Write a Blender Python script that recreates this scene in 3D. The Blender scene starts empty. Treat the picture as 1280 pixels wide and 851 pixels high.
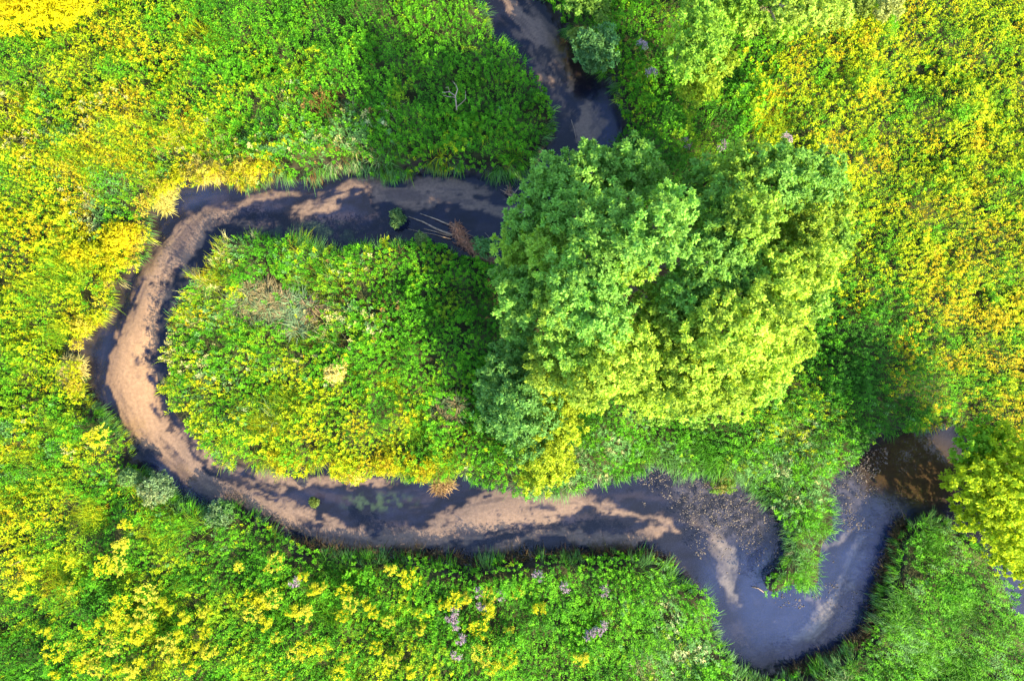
import bpy, math
import numpy as np

rng = np.random.default_rng(7)
S = 0.03            # metres of water surface per photograph pixel
H = 27.0            # height of the camera over the water
CX, CY = 640.0, 425.5
PI = math.pi

scn = bpy.context.scene
col = scn.collection


def W(px, py, z=0.0):
    """photograph pixel -> world point at height z"""
    k = S * (H - z) / H
    return np.array([(px - CX) * k, (CY - py) * k, z])


def to_px(x, y, z):
    k = H / (H - z) / S
    return CX + x * k, CY - y * k


# ------------------------------------------------------------------ noise
def vnoise(x, y, scale, seed, octaves=3):
    out = np.zeros(np.shape(x))
    amp, tot = 1.0, 0.0
    for o in range(octaves):
        r = np.random.default_rng(seed * 31 + o)
        g = r.standard_normal((128, 128))
        fx, fy = np.asarray(x) / scale + 37.3 * o, np.asarray(y) / scale + 11.7 * o
        ix, iy = np.floor(fx).astype(int), np.floor(fy).astype(int)
        tx, ty = fx - ix, fy - iy
        tx, ty = tx * tx * (3 - 2 * tx), ty * ty * (3 - 2 * ty)
        a, b = g[iy % 128, ix % 128], g[iy % 128, (ix + 1) % 128]
        c, d = g[(iy + 1) % 128, ix % 128], g[(iy + 1) % 128, (ix + 1) % 128]
        out += amp * ((a * (1 - tx) + b * tx) * (1 - ty) + (c * (1 - tx) + d * tx) * ty)
        tot += amp * amp
        amp *= 0.55
        scale = scale * 0.5
    return out / math.sqrt(tot) / 0.67


def sstep(a, b, x):
    t = np.clip((x - a) / (b - a), 0, 1)
    return t * t * (3 - 2 * t)


# ------------------------------------------------------------------ object helpers
def tag(o, label=None, cat=None, group=None, kind=None):
    if label: o['label'] = label
    if cat: o['category'] = cat
    if group: o['group'] = group
    if kind: o['kind'] = kind
    return o


def empty(name, loc):
    o = bpy.data.objects.new(name, None)
    o.location = [float(v) for v in loc]
    o.empty_display_size = 0.2
    col.objects.link(o)
    return o


def mesh_obj(name, verts, quads, mat, parent=None, tint=None, smooth=False):
    verts = np.ascontiguousarray(verts, dtype=np.float32).reshape(-1, 3)
    quads = np.ascontiguousarray(quads, dtype=np.int32).reshape(-1, 4)
    me = bpy.data.meshes.new(name)
    me.vertices.add(len(verts))
    if parent is not None:
        verts = verts - np.array(parent_world(parent), dtype=np.float32)
    me.vertices.foreach_set('co', verts.ravel())
    me.loops.add(quads.size)
    me.loops.foreach_set('vertex_index', quads.ravel())
    me.polygons.add(len(quads))
    me.polygons.foreach_set('loop_start', np.arange(0, quads.size, 4, dtype=np.int32))
    if smooth:
        me.polygons.foreach_set('use_smooth', np.ones(len(quads), dtype=bool))
    me.update(calc_edges=True)
    if tint is not None:
        a = me.color_attributes.new('tint', 'FLOAT_COLOR', 'POINT')
        t4 = np.ones((len(verts), 4), dtype=np.float32)
        t4[:, :3] = tint
        a.data.foreach_set('color', t4.ravel())
    me.materials.append(mat)
    o = bpy.data.objects.new(name, me)
    col.objects.link(o)
    if parent is not None:
        o.parent = parent
    return o


def parent_world(p):
    v = np.array(p.location, dtype=float)
    while p.parent is not None:
        p = p.parent
        v = v + np.array(p.location, dtype=float)
    return v


def norm(v):
    return v / np.maximum(np.linalg.norm(v, axis=-1, keepdims=True), 1e-9)


class Leaves:
    """collects leaf-shaped quads with a tint each; built as one mesh"""
    def __init__(self):
        self.v, self.t = [], []

    def leaf(self, base, d, up, L, Wd, droop, tint):
        """base, d, up: (n,3); L, Wd, droop: (n,)"""
        d = norm(d)
        side = norm(np.cross(d, up))
        n = norm(np.cross(side, d))
        L = np.broadcast_to(np.asarray(L, float), (len(base),))[:, None]
        Wd = np.broadcast_to(np.asarray(Wd, float), (len(base),))[:, None]
        dr = np.broadcast_to(np.asarray(droop, float), (len(base),))[:, None]
        mid = base + d * L * 0.45 + n * L * 0.07
        tip = base + d * L - np.array([0, 0, 1.0]) * dr * L
        q = np.stack([base, mid + side * Wd * 0.5, tip, mid - side * Wd * 0.5], axis=1)
        self.v.append(q)
        self.t.append(np.repeat(np.asarray(tint)[:, None, :], 4, axis=1))

    def blade(self, base, d, L, w, droop, tint):
        """a grass blade in two quads arching over along d"""
        d = norm(d)
        up = np.array([0, 0, 1.0])
        side = norm(np.cross(d, up) + 1e-6)
        hz = d.copy(); hz[:, 2] = 0
        hz = norm(hz + 1e-6)
        L = np.asarray(L)[:, None]; w = np.asarray(w)[:, None]; dr = np.asarray(droop)[:, None]
        m = base + d * L * 0.55
        t = m + (d * 0.5 + hz * 0.35 * dr - up * 0.55 * dr) * L * 0.55
        q1 = np.stack([base - side * w * .4, base + side * w * .4, m + side * w * .5, m - side * w * .5], axis=1)
        q2 = np.stack([m - side * w * .5, m + side * w * .5, t + side * w * .1, t - side * w * .1], axis=1)
        tt = np.repeat(np.asarray(tint)[:, None, :], 4, axis=1)
        self.v += [q1, q2]; self.t += [tt, tt]

    def build(self, name, mat, parent=None):
        v = np.concatenate(self.v).reshape(-1, 3)
        t = np.concatenate(self.t).reshape(-1, 3)
        q = np.arange(len(v), dtype=np.int32).reshape(-1, 4)
        return mesh_obj(name, v, q, mat, parent, t)


class Tubes:
    def __init__(self):
        self.v, self.q, self.n = [], [], 0

    def tube(self, pts, radii, sides=7):
        pts = np.asarray(pts, float)
        radii = np.broadcast_to(np.asarray(radii, float), (len(pts),))
        tg = norm(np.gradient(pts, axis=0))
        ref = np.array([0.31, 0.17, 0.94]) if abs(tg[0, 2]) < 0.8 else np.array([1.0, 0.13, 0])
        a = norm(np.cross(tg, ref)); b = norm(np.cross(tg, a))
        ang = np.arange(sides) * 2 * PI / sides
        ring = (a[:, None, :] * np.cos(ang)[None, :, None] + b[:, None, :] * np.sin(ang)[None, :, None])
        v = pts[:, None, :] + ring * radii[:, None, None]
        k = len(pts)
        v = np.concatenate([v.reshape(-1, 3), pts[:1], pts[-1:]])
        q = []
        for i in range(k - 1):
            for j in range(sides):
                j2 = (j + 1) % sides
                q.append((i * sides + j, i * sides + j2, (i + 1) * sides + j2, (i + 1) * sides + j))
        c0, c1 = k * sides, k * sides + 1
        for j in range(0, sides - 1, 2):
            q.append((c0, (j + 2) % sides, j + 1, j))
            o = (k - 1) * sides
            q.append((c1, o + j, o + j + 1, o + (j + 2) % sides))
        self.v.append(v); self.q.append(np.array(q) + self.n); self.n += len(v)
        return self

    def build(self, name, mat, parent=None):
        return mesh_obj(name, np.concatenate(self.v), np.concatenate(self.q), mat, parent, smooth=True)


def wob(p0, p1, n=6, amp=0.05, seed=0):
    """a slightly crooked line between two points"""
    r = np.random.default_rng(seed)
    t = np.linspace(0, 1, n)[:, None]
    p = np.asarray(p0) * (1 - t) + np.asarray(p1) * t
    j = r.normal(0, amp, (n, 3)); j[0] = 0; j[-1] = 0
    return p + j


# ------------------------------------------------------------------ materials
def new_mat(name):
    m = bpy.data.materials.new(name)
    m.use_nodes = True
    nt = m.node_tree
    for n in list(nt.nodes): nt.nodes.remove(n)
    out = nt.nodes.new('ShaderNodeOutputMaterial')
    return m, nt, out


def leaf_mat(name, trans=0.35, rough=0.6, spec=0.12, warm=(1.2, 1.05, 0.5)):
    m, nt, out = new_mat(name)
    N, Lk = nt.nodes, nt.links
    at = N.new('ShaderNodeAttribute'); at.attribute_name = 'tint'
    pb = N.new('ShaderNodeBsdfPrincipled')
    pb.inputs['Roughness'].default_value = rough
    pb.inputs['Specular IOR Level'].default_value = spec
    Lk.new(at.outputs['Color'], pb.inputs['Base Color'])
    tr = N.new('ShaderNodeBsdfTranslucent')
    mx = N.new('ShaderNodeMix'); mx.data_type = 'RGBA'; mx.blend_type = 'MULTIPLY'
    mx.inputs[0].default_value = 1.0
    Lk.new(at.outputs['Color'], mx.inputs[6]); mx.inputs[7].default_value = (*warm, 1)
    Lk.new(mx.outputs[2], tr.inputs['Color'])
    ms = N.new('ShaderNodeMixShader'); ms.inputs[0].default_value = trans
    Lk.new(pb.outputs[0], ms.inputs[1]); Lk.new(tr.outputs[0], ms.inputs[2])
    Lk.new(ms.outputs[0], out.inputs['Surface'])
    return m


def bark_mat(name, c0, c1, scale=9.0):
    m, nt, out = new_mat(name)
    N, Lk = nt.nodes, nt.links
    tc = N.new('ShaderNodeTexCoord')
    nz = N.new('ShaderNodeTexNoise'); nz.inputs['Scale'].default_value = scale; nz.inputs['Detail'].default_value = 6
    Lk.new(tc.outputs['Object'], nz.inputs['Vector'])
    cr = N.new('ShaderNodeValToRGB')
    cr.color_ramp.elements[0].position = 0.35; cr.color_ramp.elements[0].color = (*c0, 1)
    cr.color_ramp.elements[1].position = 0.65; cr.color_ramp.elements[1].color = (*c1, 1)
    Lk.new(nz.outputs['Fac'], cr.inputs['Fac'])
    pb = N.new('ShaderNodeBsdfPrincipled'); pb.inputs['Roughness'].default_value = 0.85
    Lk.new(cr.outputs['Color'], pb.inputs['Base Color'])
    bp = N.new('ShaderNodeBump'); bp.inputs['Strength'].default_value = 0.5; bp.inputs['Distance'].default_value = 0.02
    Lk.new(nz.outputs['Fac'], bp.inputs['Height']); Lk.new(bp.outputs['Normal'], pb.inputs['Normal'])
    Lk.new(pb.outputs[0], out.inputs['Surface'])
    return m


M_HERB = leaf_mat('herb_leaf')
M_GRASS = leaf_mat('grass_blade', trans=0.4, spec=0.22)
M_TREE = leaf_mat('willow_leaf', trans=0.48, spec=0.08, warm=(1.25, 1.1, 0.5))
M_FLOWER = leaf_mat('flower_petal', trans=0.3, warm=(1.1, 1.0, 0.7))
M_BARK = bark_mat('willow_bark', (0.09, 0.065, 0.045), (0.22, 0.17, 0.12))
M_DEADWOOD = bark_mat('bleached_wood', (0.14, 0.10, 0.07), (0.30, 0.225, 0.16), 14)
M_BROWNWOOD = bark_mat('wet_brown_wood', (0.09, 0.05, 0.03), (0.26, 0.15, 0.09), 14)
M_STONE = bark_mat('river_stone', (0.022, 0.020, 0.024), (0.15, 0.12, 0.09), 6)

# ------------------------------------------------------------------ stream outline (traced from the photograph)
WEST_BANK = [(588,-60),(590,0),(612,18),(630,45),(648,70),(668,95),(690,125),(697,150),(690,180),(672,205),(655,222),(640,228),
 (610,222),(575,213),(540,212),(505,218),(470,215),(440,208),(415,217),(385,222),(360,224),(345,216),(325,222),(305,235),
 (280,228),(262,226),(243,235),(225,232),(212,242),(195,245),(180,262),(186,285),(192,300),(186,318),(180,332),(160,330),
 (152,345),(150,365),(140,390),(128,405),(112,412),(105,440),(108,470),(103,485),(115,505),(135,520),(150,535),(165,550),
 (170,575),(180,590),(205,600),(218,618),(245,632),(262,634),(290,630),(315,640),(335,655),(355,670),(380,680),(410,688),
 (450,692),(480,695),(505,695),(530,692),(560,702),(590,703),(620,698),(660,698),(700,692),(740,692),(770,690),(800,694),
 (830,700),(845,712),(852,735),(870,728),(880,745),(888,765),(890,790),(905,815),(925,835),(950,840),(985,842),(1010,832),
 (1035,822),(1055,818),(1075,805),(1085,780),(1095,750),(1105,720),(1115,690),(1120,660),(1135,645),(1150,640),(1175,640),
 (1200,662),(1225,690),(1245,710),(1262,745),(1275,765),(1310,815),(1400,930)]
EAST_BANK = [(1500,900),(1400,760),(1340,690),(1290,640),(1250,590),(1225,545),(1205,532),(1185,530),(1160,538),(1145,536),(1125,538),
 (1105,550),(1090,565),(1075,580),(1060,590),(1045,600),(1042,620),(1042,640),(1045,665),(1035,680),(1022,685),(1030,690),
 (1032,705),(1028,730),(1020,738),(1005,738),(985,735),(965,745),(950,740),(948,715),(962,705),(975,690),(980,670),(972,650),
 (960,630),(945,615),(925,600),(900,592),(880,590),(850,590),(832,578),(822,580),(805,592),(780,597),(750,605),(720,615),
 (690,618),(660,618),(635,608),(610,606),(590,600),(570,595),(545,600),(520,598),(500,588),(475,590),(450,597),(420,590),
 (395,585),(375,590),(345,592),(330,582),(300,580),(280,575),(262,570),(248,555),(235,540),(220,520),(208,495),(204,470),
 (203,440),(207,415),(218,390),(225,375),(232,355),(245,340),(252,325),(265,310),(275,300),(290,295),(300,293),(325,290),
 (345,302),(375,300),(400,305),(430,310),(450,303),(480,305),(505,302),(530,305),(560,312),(585,322),(600,330),(618,335),
 (645,318),(668,290),(690,262),(720,245),(740,225),(760,200),(772,185),(779,160),(775,135),(762,120),(770,110),(755,100),
 (740,80),(722,60),(705,30),(690,10),(672,-10),(660,-60)]
POLY = np.array(WEST_BANK + EAST_BANK, float)


def in_poly(x, y, P):
    x = np.asarray(x, float); y = np.asarray(y, float)
    ins = np.zeros(x.shape, bool)
    j = len(P) - 1
    for i in range(len(P)):
        xi, yi, xj, yj = P[i, 0], P[i, 1], P[j, 0], P[j, 1]
        if yi != yj:
            c = ((yi > y) != (yj > y)) & (x < (xj - xi) * (y - yi) / (yj - yi) + xi)
            ins ^= c
        j = i
    return ins


# raster of the water, two pixels a cell, with a margin
GX0, GY0, GS = -260.0, -260.0, 2.0
GW, GH = 900, 690
gx = GX0 + np.arange(GW) * GS
gy = GY0 + np.arange(GH) * GS
GXX, GYY = np.meshgrid(gx, gy)
wx = GXX + 3.0 * vnoise(GXX, GYY, 22, 1) 
wy = GYY + 3.0 * vnoise(GXX, GYY, 22, 2)
MASK = in_poly(wx, wy, POLY).astype(float)


def blur(a, r, n=2):
    for _ in range(n):
        for ax in (0, 1):
            p = np.pad(a, [(r + 1, r) if k == ax else (0, 0) for k in (0, 1)], mode='edge')
            c = np.cumsum(p, axis=ax)
            if ax == 0: a = (c[2 * r + 1:] - c[:-2 * r - 1]) / (2 * r + 1)
            else: a = (c[:, 2 * r + 1:] - c[:, :-2 * r - 1]) / (2 * r + 1)
    return a


NEAR = blur(MASK, 5, 2)          # ~20 px wide soft edge
WIDE = blur(MASK, 14, 2)


def samp(grid, px, py):
    i = np.clip(((np.asarray(py) - GY0) / GS + .5).astype(int), 0, GH - 1)
    j = np.clip(((np.asarray(px) - GX0) / GS + .5).astype(int), 0, GW - 1)
    return grid[i, j]


GRY, GRX = np.gradient(WIDE)

# ------------------------------------------------------------------ stream bed: sand bars, silt and deep channels
def stroke_field(px, py, pts):
    """max over a polyline of (half width - distance), pixels"""
    best = np.full(px.shape, -1e3)
    for (x0, y0, w0), (x1, y1, w1) in zip(pts[:-1], pts[1:]):
        dx, dy = x1 - x0, y1 - y0
        t = np.clip(((px - x0) * dx + (py - y0) * dy) / (dx * dx + dy * dy + 1e-9), 0, 1)
        d = np.hypot(px - x0 - t * dx, py - y0 - t * dy)
        best = np.maximum(best, (w0 + (w1 - w0) * t) * 0.5 - d)
    return best


def blob(px, py, x, y, rx, ry, rot=0.0):
    c, s = math.cos(math.radians(rot)), math.sin(math.radians(rot))
    u, v = (px - x) * c + (py - y) * s, -(px - x) * s + (py - y) * c
    return 1.0 - np.hypot(u / rx, v / ry)


SAND = [
 [(612,-40,12),(630,-5,20),(652,20,28),(684,52,42),(705,88,30),(722,118,20),(738,150,32),(742,180,36),(734,205,40)],
 [(664,60,8),(688,105,12),(712,130,10),(730,150,14)],
 [(655,268,26),(618,256,26),(570,242,36),(530,237,26),(490,230,18),(455,230,16),(425,240,20),(400,258,22),(372,268,22)],
 [(545,256,16),(505,250,18),(470,242,16)], [(372,242,6),(345,241,11),(315,248,12),(285,260,12),(258,268,14)],
 [(385,268,14),(350,275,9),(320,280,6),(290,274,7)],
 [(272,266,16),(250,272,36),(231,292,42),(208,325,44),(188,358,46),(178,390,48),(165,425,52),(156,455,56),(158,478,62),(169,510,56),(186,536,48),
  (213,560,44),(242,592,40),(270,611,36),(300,620,40),(340,640,44),(385,658,34),(430,672,34),(480,680,28),(525,678,34),
  (560,662,46),(600,645,60),(640,636,60),(680,634,52),(715,630,34)],
 [(225,520,20),(240,548,18),(262,578,16),(300,598,18),(345,606,18),(385,606,12),(430,602,14),(460,605,14),(490,611,6)],
 [(262,330,8),(250,350,12),(236,372,10)], [(238,335,10),(228,362,18),(216,385,12)],
 [(590,690,8),(640,682,20),(690,674,22),(740,680,22),(790,678,26),(832,668,14),(842,664,5)],
 [(720,628,12),(750,636,18),(785,645,18),(810,650,12),(835,655,20),(855,668,8)],
 [(868,648,8),(884,658,16),(898,676,24),(910,696,24),(914,716,18),(912,735,13),(920,748,11),(926,757,6)],
 [(985,790,10),(1000,800,18),(1022,795,26),(1030,775,25),(1036,758,22),(1050,742,13),(1060,718,9),(1072,700,8),(1088,676,8)],
 [(1012,684,8),(1040,686,10),(1062,680,16),(1076,665,10),(1079,660,7)], [(966,686,5),(960,706,7),(950,724,5)],
 [(1060,742,4),(1066,735,10),(1072,728,4)], [(1005,750,4),(1015,752,10),(1022,748,4)],
]
DARK = [
 [(370,615,10),(390,625,30),(430,632,44),(480,632,46),(520,636,40),(540,630,34)],
 [(330,285,8),(380,288,40),(440,285,60),(500,290,50),(560,292,50),(610,310,40)],
 [(545,265,8),(575,270,30),(600,265,24)],
 [(690,655,10),(720,656,16),(760,655,20),(800,663,12)],
 [(706,72,3),(690,68,8),(672,66,4)], [(716,128,14),(728,112,22),(722,105,6)],[(690,84,10),(700,92,8)],
 [(655,82,10),(668,96,12),(676,100,4)],
 [(380,656,4),(393,658,9)], [(600,670,3),(620,662,6),(640,660,4)],
 [(186,352,7),(187,353,6)],[(200,356,9),(201,358,7)],[(190,371,5),(191,371,5)],[(164,381,5),(164,383,5)],[(172,445,6),(172,452,5)],
 [(183,441,8),(185,450,6)],[(183,410,4),(180,411,3)],
 [(186,508,6),(190,515,10),(194,520,6)],[(200,507,10),(212,520,10),(222,532,6)],
 [(224,548,3),(228,555,4),(240,572,5),(246,580,4)],
 [(253,582,8),(275,590,13),(300,600,13),(316,606,5)],
 [(318,616,4),(335,622,6),(352,628,4)],
 [(356,258,5),(366,258,6)],[(330,276,3),(345,272,7),(365,270,4)],[(300,268,3),(330,258,4),(360,252,3)],
 [(735,648,4),(745,640,8),(752,648,5)],
]


FLOW = np.array([(600,-40),(690,60),(740,150),(700,215),(640,248),(560,240),(470,235),(400,258),(320,262),(250,272),(208,325),(178,390),(158,470),(186,536),
 (242,592),(300,620),(385,655),(480,668),(560,660),(640,645),(720,650),(820,655),(890,670),(920,720),(960,780),(1010,790),(1060,740),(1090,660),(1150,590),(1260,620)], float)


def flow_coords(px, py):
    best = np.full(px.shape, 1e9); sa = np.zeros(px.shape); da = np.zeros(px.shape); acc = 0.0
    for (x0, y0), (x1, y1) in zip(FLOW[:-1], FLOW[1:]):
        dx, dy = x1 - x0, y1 - y0; l = math.hypot(dx, dy)
        t = np.clip(((px - x0) * dx + (py - y0) * dy) / l ** 2, 0, 1)
        ex, ey = px - x0 - t * dx, py - y0 - t * dy
        d = np.hypot(ex, ey); mset = d < best
        best = np.where(mset, d, best); sa = np.where(mset, acc + t * l, sa)
        da = np.where(mset, (ex * -dy + ey * dx) / l, da); acc += l
    return sa, da


def bed_fields(px, py):
    fs, fd = flow_coords(px, py)
    streak = vnoise(fs / 7.0 + 3, fd + 400, 7, 23, 3)
    fine = vnoise(fs / 4.0 + 9, fd + 500, 5.0, 24, 1)
    qx = px + 3.0 * vnoise(px, py, 26, 11) + 1.8 * vnoise(px, py, 6, 12, 2)
    qy = py + 3.0 * vnoise(px, py, 26, 13) + 1.8 * vnoise(px, py, 6, 14, 2)
    s = np.zeros(px.shape)
    for st in SAND:
        s = np.maximum(s, sstep(-2.0, 6.5, stroke_field(qx, qy, st) + min(1.0, np.mean([q[2] for q in st]) / 24.0) * (3.6 * streak + 1.0 * fine)))
    dk = np.zeros(px.shape)
    for st in DARK:
        dk = np.maximum(dk, sstep(-2, 2.0, stroke_field(qx, qy, st) + 1.5 * streak))
    s = s * (1 - 0.93 * dk)
    n1 = vnoise(px * 0.6 + py * 0.25, py, 16, 21, 4)
    # broken speckled edges, and thin sand drifts over the dark silt
    sp = sstep(0.7, 1.5, .8 * streak + .8 * vnoise(px, py, 7, 22, 3)) * sstep(0.1, 0.7, s)
    rough = np.maximum.reduce([blob(px, py, 665, 650, 70, 28), blob(px, py, 690, 90, 60, 70), blob(px, py, 800, 645, 70, 25),
                               blob(px, py, 230, 530, 40, 60, 30)])
    s = s * (1 - 0.85 * sp * sstep(0, 0.5, rough))
    drift = sstep(0.3, 1.7, .7 * streak + .5 * n1 + .3 * fine) * 0.07
    s = np.maximum(s * (1 - .42 * sstep(.3, 1.6, streak)) * (1 - .12 * sstep(0, 1.5, fine)), drift)
    return s, n1


def bed_colour(px, py):
    s, n1 = bed_fields(px, py)
    warm = np.clip(sstep(0, 0.9, blob(px, py, 165, 470, 110, 190, 10)) + 0.0, 0, 1)  # sunlight on the western bend painted in as warmer, brighter sand
    sand = np.array([0.165, 0.116, 0.084])[None, None] * (1 - warm[..., None]) + np.array([0.260, 0.165, 0.090])[None, None] * warm[..., None]
    cool = sstep(0, .6, blob(px, py, 1000, 730, 180, 150))[..., None]
    sand = sand * (1 - cool) + np.array([0.185, 0.165, 0.145]) * cool
    silt = np.array([0.0035, 0.0055, 0.018])[None, None] * (1 + 0.35 * np.clip(n1, -1, 1.6)[..., None])  # bluish: the reflected sky's cast is painted into the dark silt
    c = silt * (1 - s[..., None]) + sand * s[..., None]
    # green waterweed growing in the dark pools
    weed = np.maximum.reduce([sstep(0, .7, blob(px, py, 395, 290, 60, 22)), sstep(0, .6, blob(px, py, 470, 630, 62, 16)),
                              sstep(0, .7, blob(px, py, 345, 290, 30, 14))]) * sstep(-0.6, 1.0, vnoise(px, py, 8, 31, 3))
    c = c * (1 - 0.8 * weed[..., None]) + np.array([0.030, 0.055, 0.030]) * 0.8 * weed[..., None]
    # ochre silt, darkened to paint in the shade of banks and tree
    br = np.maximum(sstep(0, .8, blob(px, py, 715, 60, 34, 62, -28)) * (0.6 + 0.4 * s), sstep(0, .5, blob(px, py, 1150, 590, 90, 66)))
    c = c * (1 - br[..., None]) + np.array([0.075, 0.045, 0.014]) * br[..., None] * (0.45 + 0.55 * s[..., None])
    # gravel bar
    gr = np.maximum(sstep(0, .35, blob(px, py, 905, 630, 92, 52, 30)), sstep(0, .4, blob(px, py, 1062, 615, 30, 40))) * (1 - br)
    gc = np.array([0.030, 0.028, 0.035]) * (1 + 0.6 * vnoise(px, py, 5, 41, 2)[..., None].clip(-1.2, 2))
    c = c * (1 - 0.8 * gr[..., None]) + gc * 0.8 * gr[..., None]
    return c, s, gr


# ------------------------------------------------------------------ ground: one sheet, fine under the picture, coarse to the horizon
STEP = 0.065
xf = np.arange(-24.0, 24.001, STEP)
yf = np.arange(-17.0, 17.001, STEP)
far = np.array([0.5, 1.5, 4, 10, 25, 60, 140, 300, 600])
xs = np.concatenate([-24.0 - far[::-1], xf, 24.0 + far])
ys = np.concatenate([-17.0 - far[::-1], yf, 17.0 + far])
XX, YY = np.meshgrid(xs, ys)
PX, PY = to_px(XX, YY, 0.0)
inner = (np.abs(XX) < 24.5) & (np.abs(YY) < 17.5)
near = np.where(inner, samp(NEAR, PX, PY), 0.0)
bc, sand_f, grav_f = bed_colour(np.clip(PX, -300, 1600), np.clip(PY, -300, 1200))
sm = blur(sand_f, 6, 2)
depth = -0.42 + 0.30 * sm + 0.28 * blur(grav_f, 4, 1) * (1 - sm)
depth = np.minimum(depth, -0.05 + 0.02 * vnoise(PX, PY, 30, 51))
land = 0.30 + 0.10 * np.clip(vnoise(XX, YY, 3.0, 52), -1.3, 1.6)
chan = sstep(0.12, 0.62, near)
ZZ = land * (1 - chan) + depth * chan
soil = np.array([0.030, 0.034, 0.012]) * (1 + 0.4 * vnoise(XX, YY, 0.6, 53)[..., None].clip(-1, 2))
mud = np.array([0.020, 0.016, 0.013]) * (1 + 0.5 * vnoise(XX, YY, 0.25, 54)[..., None].clip(-1, 2))
bankf = sstep(0.02, 0.25, near)[..., None]
GC = soil * (1 - bankf) + mud * bankf
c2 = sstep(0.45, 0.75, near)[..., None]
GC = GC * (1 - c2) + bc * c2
outf = (~inner)[..., None]
GC = np.where(outf, np.array([0.05, 0.11, 0.012]), GC)
ny, nx = XX.shape
idx = np.arange(nx * ny).reshape(ny, nx)
GQ = np.stack([idx[:-1, :-1], idx[:-1, 1:], idx[1:, 1:], idx[1:, :-1]], axis=-1).reshape(-1, 4)

m, nt, out = new_mat('earth_and_stream_bed')
N, Lk = nt.nodes, nt.links
at = N.new('ShaderNodeAttribute'); at.attribute_name = 'tint'
tc = N.new('ShaderNodeTexCoord')
nz = N.new('ShaderNodeTexNoise'); nz.inputs['Scale'].default_value = 9.0; nz.inputs['Detail'].default_value = 8; nz.inputs['Roughness'].default_value = 0.7
Lk.new(tc.outputs['Object'], nz.inputs['Vector'])
mr = N.new('ShaderNodeMapRange'); mr.inputs[1].default_value = 0.3; mr.inputs[2].default_value = 0.7; mr.inputs[3].default_value = 0.72; mr.inputs[4].default_value = 1.3
Lk.new(nz.outputs['Fac'], mr.inputs[0])
mx = N.new('ShaderNodeMix'); mx.data_type = 'RGBA'; mx.blend_type = 'MULTIPLY'; mx.inputs[0].default_value = 1.0
Lk.new(at.outputs['Color'], mx.inputs[6]); Lk.new(mr.outputs[0], mx.inputs[7])
wv = N.new('ShaderNodeTexWave'); wv.inputs['Scale'].default_value = 2.2; wv.inputs['Distortion'].default_value = 9; wv.inputs['Detail'].default_value = 3; wv.inputs['Detail Scale'].default_value = 1.4
mp = N.new('ShaderNodeMapping'); mp.inputs['Rotation'].default_value[2] = 1.2
Lk.new(tc.outputs['Object'], mp.inputs['Vector']); Lk.new(mp.outputs[0], wv.inputs['Vector'])
ad = N.new('ShaderNodeMath'); ad.operation = 'MULTIPLY_ADD'; ad.inputs[1].default_value = 0.12
Lk.new(wv.outputs['Fac'], ad.inputs[0]); Lk.new(nz.outputs['Fac'], ad.inputs[2])
bp = N.new('ShaderNodeBump'); bp.inputs['Strength'].default_value = 0.3; bp.inputs['Distance'].default_value = 0.03
Lk.new(ad.outputs[0], bp.inputs['Height'])
pb = N.new('ShaderNodeBsdfPrincipled'); pb.inputs['Roughness'].default_value = 0.9; pb.inputs['Specular IOR Level'].default_value = 0.15
Lk.new(mx.outputs[2], pb.inputs['Base Color']); Lk.new(bp.outputs[0], pb.inputs['Normal'])
Lk.new(pb.outputs[0], out.inputs['Surface'])
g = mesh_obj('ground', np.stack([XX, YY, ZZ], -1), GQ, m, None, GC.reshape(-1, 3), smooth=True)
tag(g, kind='structure')

# ------------------------------------------------------------------ water
xw = np.arange(-26.0, 26.01, 0.1); yw = np.arange(-19.0, 19.01, 0.1)
WX, WY = np.meshgrid(xw, yw)
wpx, wpy = to_px(WX, WY, 0)
sky_sheen = np.zeros(WX.shape)  # blue sky reflection, painted as milky patches in the water colour
for (x, y, rx, ry, rot, a) in [(985,740,190,140,0,.42),(1085,680,80,110,20,.46),(1275,745,70,70,0,.25),(755,165,30,60,0,.30),(240,243,60,26,-20,.22),
                               (140,450,30,90,-10,.16),(225,605,80,22,35,.22),(700,690,180,30,0,.04)]:
    sky_sheen = np.maximum(sky_sheen, a * sstep(0, .9, blob(wpx, wpy, x, y, rx, ry, rot) + 0.10 * vnoise(wpx, wpy, 60, 61)))
ws = blur(bed_fields(wpx, wpy)[0], 1, 2)
sky_sheen = sky_sheen * (1 - .95 * ws) * (1 - .8 * sstep(0, .5, blob(wpx, wpy, 1150, 590, 80, 50))) * (1 - .7 * sstep(0, .3, blob(wpx, wpy, 905, 628, 80, 46, 30)))
wc = np.stack([sky_sheen, sky_sheen, sky_sheen], -1)
ny, nx = WX.shape
idx = np.arange(nx * ny).reshape(ny, nx)
WQ = np.stack([idx[:-1, :-1], idx[:-1, 1:], idx[1:, 1:], idx[1:, :-1]], axis=-1).reshape(-1, 4)
m, nt, out = new_mat('stream_water')
N, Lk = nt.nodes, nt.links
at = N.new('ShaderNodeAttribute'); at.attribute_name = 'tint'
tc = N.new('ShaderNodeTexCoord')
n1 = N.new('ShaderNodeTexNoise'); n1.inputs['Scale'].default_value = 2.6; n1.inputs['Detail'].default_value = 5; n1.inputs['Distortion'].default_value = 0.8
mp = N.new('ShaderNodeMapping'); mp.inputs['Scale'].default_value = (1, 1, 1)
Lk.new(tc.outputs['Object'], mp.inputs['Vector']); Lk.new(mp.outputs[0], n1.inputs['Vector'])
bp = N.new('ShaderNodeBump'); bp.inputs['Strength'].default_value = 0.25; bp.inputs['Distance'].default_value = 0.05
Lk.new(n1.outputs['Fac'], bp.inputs['Height'])
trn = N.new('ShaderNodeBsdfTransparent'); trn.inputs['Color'].default_value = (0.90, 0.90, 0.93, 1)
dif = N.new('ShaderNodeBsdfDiffuse'); dif.inputs['Color'].default_value = (0.027, 0.046, 0.132, 1)  # diffuse blue standing in for reflected sky
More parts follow.
